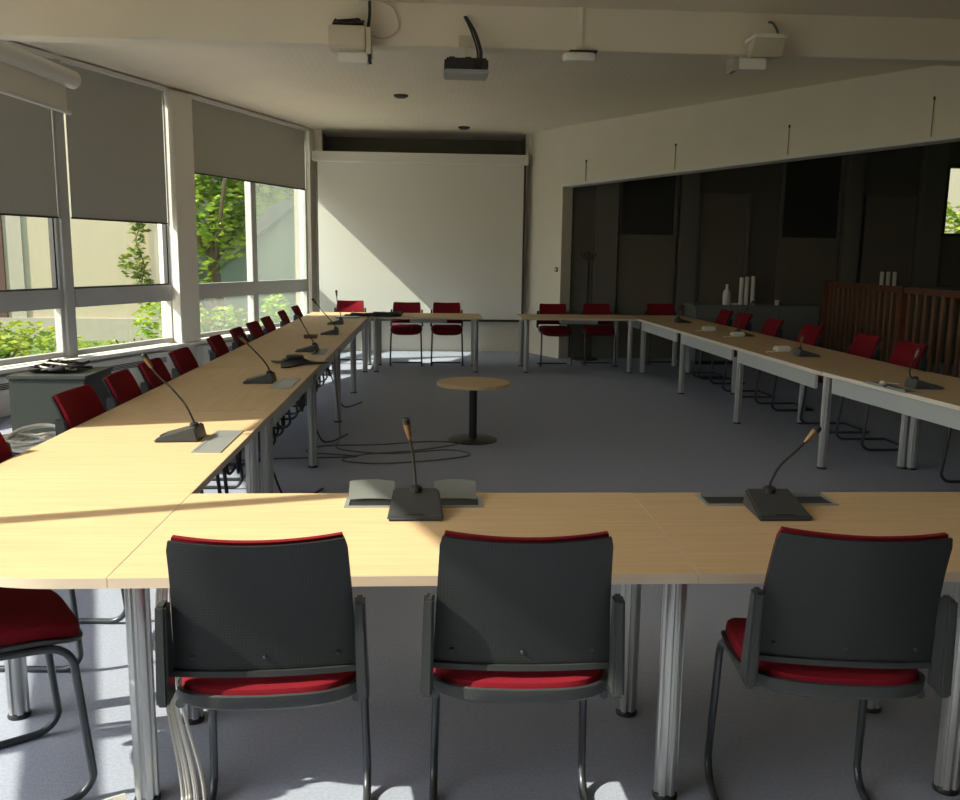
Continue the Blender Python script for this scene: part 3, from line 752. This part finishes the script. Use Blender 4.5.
def port(x, y, deg, label, kind='flat'):
    t = thing('cable_port', label, 'table port', (x, y, TZ), math.radians(deg), 'table cable ports')
    f = MB(); w, d, b = .225, .060, .014
    f.box((-w,-d,0),(w,-d+b,.004)); f.box((-w,d-b,0),(w,d,.004)); f.box((-w,-d+b,0),(-w+b,d-b,.004)); f.box((w-b,-d+b,0),(w,d-b,.004))
    f.build('port_frame', 'greyplate', t)
    if kind == 'flat':
        MB().box((-w+b+.001,-d+b+.001,0),(w-b-.001,d-b-.001,.003)).build('cover', 'greyplate', t)
    else:
        MB().box((-w+b,-d+b,.0002),(w-b,d-b,.001)).build('well', 'black', t)
    if kind == 'open':
        for x0, x1 in ((-.215,-.065), (.065,.205)):
            def fn(u, v, x0=x0, x1=x1):
                return (x0+(x1-x0)*u, .010+.040*v+.010*math.sin(PI*u)*v, .006+.052*v+.006*math.sin(PI*(u*.8+.1)))
            MB().slab(fn, 10, 6, (0,.004,0)).build('flap', 'flap', t, smooth=True)
    if kind == 'ajar':
        for x0, x1 in ((-.21,-.02), (.02,.21)):
            MB().slab(lambda u, v, x0=x0, x1=x1: (x0+(x1-x0)*u, .047, .004+.012*v), 2, 1, (0,.004,0)).build('flap', 'greyplate', t)
port(-.047, 2.812, 0, 'open table port with raised grey flaps behind the middle microphone', 'open')
port(1.14, 2.822, 0, 'black open table port behind the right front microphone', 'ajar')
port(-.905, 3.775, 90, 'flat grey table port beside the nearest left microphone')
port(-.895, 5.52, 90, 'flat grey table port beside the second left microphone')
port(-.89, 7.33, 90, 'grey table port at the third left microphone', 'ajar')
port(2.985, 5.46, 95, 'grey table port beside the nearest microphone of the right row', 'ajar')
Z0 = TZ
mic(-.040, 2.70, 0, 'desk microphone in the middle of the front table, in sun', [(-.010,.055,.17), (-.022,.05,.235)])
mic(1.115, 2.685, 0, 'black desk microphone on the shaded right part of the front table', [(.004,.055,.09), (.03,.055,.14), (.085,.055,.195), (.112,.055,.225)])
mic(-1.075, 3.83, -90, 'desk microphone at the sunlit front of the left row, with a long bent neck', [(.05,.0,.085), (.02,.0,.15), (-.03,.0,.215), (-.095,.0,.285), (-.118,0,.318)])
mic(-1.06, 5.57, -90, 'second desk microphone from the front of the left row', [(.045,.0,.10), (.01,0,.15), (-.05,0,.215), (-.085,0,.25)])
mic(-1.01, 7.38, -90, 'desk microphone behind the conference phone in the left row', [(.035,0,.10), (-.0,.0,.16), (-.055,0,.26)])
mic(-1.0, 9.0, -90, 'fourth desk microphone of the left row, before the far corner', [(.03,0,.11), (-.05,0,.2), (-.14,0,.31)])
mic(-1.08, 10.3, -90, 'upright desk microphone farthest along the left row', [(.05,0,.13), (.02,0,.25), (.012,0,.33)])
mic(3.19, 5.46, 90, 'desk microphone nearest the camera in the right row', [(-.085,0,.07), (-.095,0,.12), (-.06,.01,.2)])
mic(3.20, 7.28, 90, 'desk microphone of the right row beside the white box', [(-.05,0,.09), (-.045,0,.12)])
mic(3.34, 9.18, 90, 'desk microphone of the right row with its head above a red chair', [(-.06,0,.10), (-.03,0,.2), (.05,.0,.32)])
mic(3.22, 11.05, 90, 'farthest desk microphone of the right row', [(-.05,0,.08), (-.04,.0,.11)])

# conference phone
t = thing('conference_phone', 'black three-armed conference phone on the left row', 'phone', (-.985, 6.5, TZ), math.radians(20))
def arm(mb, a):
    d = Vector((math.cos(a), math.sin(a), 0)); n = Vector((-d.y, d.x, 0))
    fn = lambda u, v: tuple(d*(.25*u)+n*((v-.5)*(.17*(1-u)**.8+.03))+Vector((0,0,.010+.055*(1-u)**2*(1-(2*v-1)**2*.6))))
    mb.slab(fn, 10, 6, (0,0,-.009))
m = MB(); [arm(m, a) for a in (0, 2.094, 4.189)]
m.build('body', 'black', t, smooth=True)
MB().lathe([(.06,.045),(.066,.063),(.055,.070),(.0,.072)], seg=24).build('speaker_grille', 'darkgrey', t, smooth=True)
# small box in the left row
t = thing('small_box', 'small brown box beside the fourth left microphone', 'box', (-1.14, 8.55, TZ))
MB().box((-.06,-.05,0), (.06,.05,.035)).build('box_body', 'brownwood', t, bevel=.003)
MB().box((-.061,-.051,.026), (.061,.051,.037)).build('lid', 'brownwood', t, bevel=.002)
# papers / equipment at the far left corner
t = thing('cable_heap', 'dark heap of cables on the far left corner of the tables', 'cables', (-.90, 11.7, TZ))
g = MB()
for i in range(9): g.tube(smoothpath([(random.uniform(-.22,.55), random.uniform(-.25,.3), .012+.035*random.random()) for _ in range(6)], 6), .009, 6)
g.build('cables', 'cableblack', t, smooth=True)
t = thing('grey_folder', 'flat grey folder lying on the far left corner table', 'folder', (-1.05, 11.35, TZ), .2)
MB().box((-.15,-.11,0), (.15,.11,.02)).build('cover', 'greyplate', t, bevel=.003)
# white boxes on the right row
for (x, y, lab) in ((3.16, 9.80, 'white box on the right row, farthest of the three'), (3.24, 9.08, 'white box on the right row, middle of the three'), (3.13, 7.62, 'white box on the right row, nearest the camera')):
    t = thing('power_box', lab, 'adapter', (x, y, TZ), .15, 'white boxes on the right row')
    MB().box((-.075,-.035,0), (.075,.035,.05)).build('casing', 'whiteplastic', t, bevel=.012)
    MB().tube(smoothpath([(-.07,0,.02),(-.11,-.05,.006),(-.16,-.02,.006),(-.2,-.1,.006)]), .006, 6).build('lead', 'cablewhite', t, smooth=True)
t = thing('cable_clip', 'small white plug on the grey port of the right row', 'plug', (2.985, 5.58, TZ+.004))
MB().lathe([(.022,0),(.024,.01),(.012,.022)], seg=16).build('plug_body', 'whiteplastic', t, smooth=True)
MB().tube(smoothpath([(.0,.0,.01),(.05,.03,.006),(.10,-.02,.006)]), .004, 6).build('lead', 'cablewhite', t, smooth=True)

# cabinet with cables
t = thing('low_cabinet', 'dark green-grey cabinet behind the left chairs', 'cabinet', (-2.515, 6.13, 0))
MB().box((-.245,-.24,.03), (.245,.26,.70)).build('body', 'cabinet', t, bevel=.005)
MB().box((-.255,-.25,.70), (.255,.27,.722)).build('top_panel', 'cabinet', t, bevel=.003)
MB().box((-.23,-.22,0), (.23,.24,.03)).build('plinth', 'black', t)
t = thing('cable_pile', 'tangled black cables on top of the dark cabinet', 'cables', (-2.5, 6.13, .722))
g = MB()
for i in range(11): g.tube(smoothpath([(random.uniform(-.18,.15), random.uniform(-.14,.16), .01+.05*random.random()) for _ in range(7)], 6), .010, 6)
g.build('cables', 'cableblack', t, smooth=True)
g = MB()
for i in range(2): g.tube(smoothpath([(random.uniform(-.12,.12), random.uniform(-.14,.0), .02+.05*random.random()) for _ in range(5)], 6), .006, 6)
g.build('light_cables', 'cablewhite', g and t, smooth=True)
# white cable coil behind the nearest left chairs
t = thing('storage_crate', 'dark low crate under the white cables behind the left chairs', 'crate', (-2.33, 5.16, 0))
b = MB(); b.box((-.3,-.25,.0), (.3,.25,.02)); b.box((-.3,-.25,.02), (-.28,.25,.40)); b.box((.28,-.25,.02), (.3,.25,.40)); b.box((-.28,-.25,.02), (.28,-.23,.40)); b.box((-.28,.23,.02), (.28,.25,.40))
b.build('crate_body', 'black', t, bevel=.003)
MB().box((-.28,-.23,.39), (.28,.23,.41)).build('lid', 'cabinet', t)
t = thing('cable_coil', 'white cable coil behind the nearest left chairs', 'cables', (-2.33, 5.16, .41))
g = MB()
for i in range(7):
    r = random.uniform(.09,.17); cx, cy = random.uniform(-.08,.08), random.uniform(-.06,.06); tz = random.uniform(.01,.05)
    g.tube(smoothpath([(cx+r*math.cos(a*PI/4), cy+r*math.sin(a*PI/4), .012+tz+tz*math.sin(a*PI/4+i)) for a in range(9)], 4), .011, 6)
g.build('cable_loops', 'cablewhite', t, smooth=True)

# cables at the front
t = thing('cable_bundle', 'white cable bundle hanging from the front table beside the left chair', 'cables', (-.735, 2.42, 0))
for i in range(6):
    o = (i-2.5)*.008+random.uniform(-.004,.004)
    MB().tube(smoothpath([(.0+o*.5,.02,TZ-TT-.002), (-.02+o,.01,.55), (.0+o,-.02,.30), (.05+o*1.5,-.06,.08), (.08+o*1.6,-.14,.012), (.10+o*2,-.28,.006)]), .0055, 6).build('cable', 'cablewhite', t, smooth=True)
t = thing('cable_coil', 'pale cables curling on the floor at the foot of the front table leg', 'cables', (-.885, 2.24, 0))
g = MB()
for i in range(6):
    o = i*.009
    g.tube(smoothpath([(.05-o*.3,.06+o*.3,.012+.004*i),(.0-o*.6,.02,.012+.004*i),(-.02-o*.5,-.10,.012),(-.01-o*.5,-.25,.006)]), .005, 6)
g.build('cable_loops', 'cablewhite', t, smooth=True)
# floor cable in the middle
t = thing('floor_cable', 'long dark cable looping on the carpet by the round table', 'cable', (-.2, 6.7, 0))
pts = [(-.62,.95,.70), (-.60,.9,.35), (-.56,.75,.02), (-.55,.5,.006), (-.5,.2,.006), (-.1,.05,.006), (.35,.18,.006), (.52,.0,.006), (.2,-.2,.006), (-.2,-.28,.006), (-.45,-.18,.006), (-.3,.02,.006), (.1,.16,.006), (.45,.42,.006), (.2,.5,.006), (-.2,.38,.006), (-.65,.32,.006), (-.75,.1,.006), (-.35,-.05,.006), (-.9,-.12,.006), (-1.2,-.18,.006)]
MB().tube(smoothpath(pts, 8), .0055, 6).build('cable_run', 'cablegrey', t, smooth=True)
for k, (y, lab) in enumerate(((5.1, 'dark cable loops hanging under the left row nearest the camera'), (6.9, 'dark cable loops hanging under the left row below the conference phone'), (8.6, 'dark cable loops hanging under the far part of the left row'))):
    t = thing('hanging_cable', lab, 'cables', (-1.0, y, 0), 0, 'cables under the left row')
    g = MB()
    for i in range(4):
        x = random.uniform(-.08,.1); P = [(x,-.5,TZ-TT-.004)]
        for j in range(6): P.append((x+random.uniform(-.05,.05), -.4+.16*j, random.uniform(.35,.6)))
        P.append((x,.6,TZ-TT-.004)); g.tube(smoothpath(P, 6), .008, 6)
    g.tube(smoothpath([(0,0,.5),(.05,.1,.3),(.12,.2,.05),(.2,.3,.008),(.3,.6,.008)]), .007, 6)
    g.build('cable_loops', 'cableblack', t, smooth=True)

# ------------------------------------------------------------------ outside
GZ = -.45
struct(MB().box((-60,-40,GZ-.3), (40,60,GZ)).build('ground', 'grass'), 'grass outside', 'ground')
M['bounce_mat'] = mat('pale_bounce', (.82, .75, .64), .9, var=.05, scale=4)
tp = [W(-3, -.2, 0)[:2], W(SB, -.2, 0)[:2], N(LN+4, -.2, 0)[:2], N(LN+4, -7.0, 0)[:2], W(SB, -6.0, 0)[:2], W(-3, -2.2, 0)[:2]]  # pale ground added to throw sunlight up onto the ceiling
struct(MB().prism(tp, GZ, GZ+.06).build('bounce_ground', 'bounce_mat'), 'added pale ground bouncing sun through the left windows', 'bounce_ground')
def leaves(n, fn, size, mb=None, flat=.0):
    mb = mb or MB()
    for _ in range(n):
        p = Vector(fn()); s = size*random.uniform(.6,1.4)
        R = Matrix.Rotation(random.uniform(0,2*PI),3,'Z')@Matrix.Rotation(random.uniform(-1.2,1.2),3,'X')
        q = [p+R@Vector(v)*s for v in ((-.5,0,0),(0,-.32,.06),(.55,0,0),(0,.32,.06))]
        mb.add(q, [(0,1,2,3)])
    return mb
def ball(c, r):
    while True:
        v = Vector((random.uniform(-1,1), random.uniform(-1,1), random.uniform(-1,1)))
        if .45 < v.length < 1: return Vector(c)+Vector((v.x*r[0], v.y*r[1], v.z*r[2]))
t = thing('neighbour_building', 'beige rendered building outside the left windows', 'building', (-12, 20.2, GZ))
MB().box((-12,-.0,0), (6.25,6,9)).build('wall', 'ext', t)
for x in (-2.0, 2.9, 5.95): MB().box((x-.16,-.035,0), (x+.16,0,9)).build('pilaster', 'extpale', t)
MB().box((-12,-.06,0), (6.25,.0,.5)).build('plinth', 'extpale', t)
MB().box((2.1,-.05,.5),(2.65,0,4.4)).build('brick_panel', 'brick', t)
t = thing('neighbour_building', 'beige building far behind the leafy tree', 'building', (-2, 27, GZ))
MB().box((-4.5,0,0), (9,5,11)).build('wall', 'ext', t); MB().box((-4.6,-.15,10.6), (9.1,0,11)).build('roof_edge', 'extpale', t)
t = thing('neighbour_building', 'added beige wing blocking sky light beyond the left windows', 'building', (-17.5, 12, GZ))
MB().box((-5,-7.5,0), (0,2.0,9.3)).build('wall', 'ext', t); MB().box((-5.1,-7.6,9.3), (.15,2.1,9.6)).build('roof_edge', 'extpale', t)  # added wing, cuts the sky light falling on the left row
t = thing('veil_block', 'sloping grey-green block added for the veil in the tree window', 'building', (-4.0, 21.2, GZ))
v = [(-1.3,0,0),(3.5,0,0),(3.5,0,5.17),(-1.3,0,1.30)]
n = len(v); b = MB().add(v+[(x,3,z) for x,y,z in v], [tuple(range(n)), tuple(reversed(range(n,2*n)))]+[(i,(i+1)%n,n+(i+1)%n,n+i) for i in range(n)])
b.build('wall', 'extgreen', t)  # sloping block added to imitate the grey-green veil on the glass
r = MB(); r.hexa([(-1.4,-.1,1.22),(3.5,-.1,5.17),(3.5,3.1,5.17),(-1.4,3.1,1.22),(-1.4,-.1,1.27),(3.5,-.1,5.23),(3.5,3.1,5.23),(-1.4,3.1,1.27)]); r.build('roof_edge', 'roof', t)
struct(MB().box((-2.30,15.45,GZ), (-2.12,15.75,4)).build('pillar_outside', 'extpale'), 'pale concrete pillar outside the tree window', 'pillar')
# trees
def tree(name, label, c, tr, blobs, n, size, m='leaf', cat='tree', group=None):
    t = thing(name, label, cat, (c[0], c[1], GZ), 0, group)
    b = MB().tube(smoothpath([(0,0,0),(.05,.02,tr*.4),(-.04,0,tr*.8),(0,0,tr*1.15)]), [.14]*9+[.11]*8+[.06]*8, 10)
    for k in range(5):
        a = k*1.3; b.tube(smoothpath([(0,0,tr*.7),(.5*math.cos(a),.5*math.sin(a),tr*1.0),(1.0*math.cos(a),1.0*math.sin(a),tr*1.35)],4), .04, 6)
    b.build('trunk', 'bark', t, smooth=True)
    g = MB()
    for (o, r) in blobs: leaves(int(n*r[0]*r[1]*r[2]), lambda o=o, r=r: ball(o, r), size, g)
    g.build('foliage', m, t)
tree('leafy_tree', 'bright green leafy tree outside the far window', (-4.35, 18.3), 2.5, [((-.1,0,2.75),(.85,.6,.8)), ((-.35,0,1.75),(.5,.4,.6)), ((.5,.1,3.05),(.6,.45,.5)), ((1.05,.1,3.4),(.8,.5,.42)), ((1.75,.2,3.65),(.6,.4,.36)), ((.6,.1,4.0),(1.3,.7,.6)), ((-.45,0,3.8),(.7,.6,.9)), ((.2,.0,4.6),(1.2,.8,.7)), ((.2,.1,2.3),(.5,.4,.5))], 2300, .17)
def shrub(label, c, blobs, n, size, m='hedge', group=None, name='garden_shrub'):
    t = thing(name, label, 'shrub', (c[0], c[1], GZ), 0, group)
    b = MB()
    for k in range(6):
        a = k*1.05; b.tube([(0,0,0), (.25*math.cos(a),.2*math.sin(a),.35), (.4*math.cos(a),.3*math.sin(a),.6)], .015, 5)
    b.build('stems', 'bark', t)
    g = MB()
    for (o, r) in blobs: leaves(int(n*r[0]*r[1]*r[2])+80, lambda o=o, r=r: ball(o, r), size, g)
    g.build('foliage', m, t)
shrub('tall yellow-green shrub outside the nearest left window', (-6.4, 13.2), [((-.6,0,.55),(1.0,.6,.60)), ((.5,0,.45),(.9,.6,.52)), ((-1.6,.2,.6),(.9,.6,.6))], 4200, .10)
shrub('low yellow-green shrub outside the second left window', (-4.55, 14.2), [((-.6,0,.25),(.9,.5,.34)), ((.4,.2,.26),(.8,.5,.30)), ((1.2,.4,.22),(.6,.4,.26))], 6000, .09)
shrub('green shrub below the tree outside the far window', (-4.3, 17.6), [((-.7,0,.6),(.8,.5,.55)), ((.3,.2,.5),(.7,.5,.45))], 3200, .12, 'leaf')
shrub('dark rounded bush outside the far window beside the pale pillar', (-2.95, 17.2), [((0,0,.95),(.28,.25,.28)), ((-.25,0,.5),(.3,.25,.28)), ((.1,0,.4),(.3,.3,.4))], 9000, .10, 'leaf')
t = thing('climbing_vine', 'green vine hanging on the beige building', 'vine', (-6.35, 20.03, GZ))
g = MB(); P = [(.05,-.1,5.0),(-.02,-.1,3.2),(.06,-.12,2.6),(-.05,-.12,2.2),(.1,-.12,1.7),(.02,-.12,1.2),(.15,-.12,.8)]
MB().tube(smoothpath(P,5), .012, 5).build('stem', 'bark', t)
for x, y, z in smoothpath(P, 6): leaves(9, lambda: ball((x+random.uniform(-.08,.12), y-.05, z), (.14,.08,.16)), .12, g)
leaves(130, lambda: ball((-.15,-.2,1.75),(.30,.1,.32)), .13, g); leaves(90, lambda: ball((.1,-.2,1.3),(.22,.1,.25)), .13, g); leaves(50, lambda: ball((0,-.2,2.7),(.14,.08,.35)), .12, g)
g.build('foliage', 'ivy', t)
# seen through the small window on the right
t = thing('neighbour_building', 'pale wall outside the small right window', 'building', (11.5, 20, GZ))
MB().box((-2.5,0,0), (5,4,8)).build('wall', 'ext', t); MB().box((-2.5,-.06,2.6), (5,0,2.7)).build('ledge', 'extpale', t)
shrub('bright green shrub outside the small right window', (10.6, 17.5), [((0,0,1.6),(1.0,.6,.75)), ((.5,0,2.35),(.6,.5,.55)), ((-.6,0,1.8),(.6,.4,.6)), ((-.25,0,2.75),(.55,.4,.42))], 2600, .13)

# ------------------------------------------------------------------ light
wld = bpy.data.worlds.new('World'); S.world = wld; wld.use_nodes = True
nt = wld.node_tree; bg = nt.nodes['Background']
sky = nt.nodes.new('ShaderNodeTexSky'); sky.sky_type = 'NISHITA'; sky.sun_disc = False
sky.sun_elevation = math.radians(39); sky.sun_rotation = math.radians(255); sky.dust_density = 2.0; sky.air_density = 1.0
nt.links.new(sky.outputs[0], bg.inputs[0]); bg.inputs[1].default_value = .24
sd = bpy.data.lights.new('Sun', 'SUN'); sd.energy = 5.8; sd.angle = math.radians(.53); sd.color = (1, .91, .76)
so = bpy.data.objects.new('Sun', sd); C.objects.link(so)
d = Vector((.9636, .267, -.816)); so.rotation_euler = d.to_track_quat('-Z', 'Y').to_euler()
so.location = (-12, -3, 10)

# ------------------------------------------------------------------ camera
yaw, th, ro = .0588, .1624, .0132
f = Vector((math.sin(yaw)*math.cos(th), math.cos(yaw)*math.cos(th), -math.sin(th)))
r = Vector((math.cos(yaw), -math.sin(yaw), 0)); u = r.cross(f)
r2 = r*math.cos(ro)+u*math.sin(ro); u2 = u*math.cos(ro)-r*math.sin(ro)
cd = bpy.data.cameras.new('Camera'); cam = bpy.data.objects.new('Camera', cd); C.objects.link(cam)
cd.sensor_fit = 'HORIZONTAL'; cd.sensor_width = 36; cd.lens = 879.75/960*36; cd.clip_start = .05
cam.matrix_world = Matrix(((r2.x,u2.x,-f.x,0),(r2.y,u2.y,-f.y,0),(r2.z,u2.z,-f.z,1.5398),(0,0,0,1)))
S.camera = cam

S.view_settings.view_transform = 'Standard'; S.view_settings.look = 'None'
S.view_settings.exposure = 0.8; S.view_settings.gamma = 1; S.view_settings.use_curve_mapping = False
S.cycles.use_denoising = True
S.cycles.max_bounces = 14; S.cycles.diffuse_bounces = 7; S.cycles.transparent_max_bounces = 16
S.cycles.sample_clamp_indirect = 8
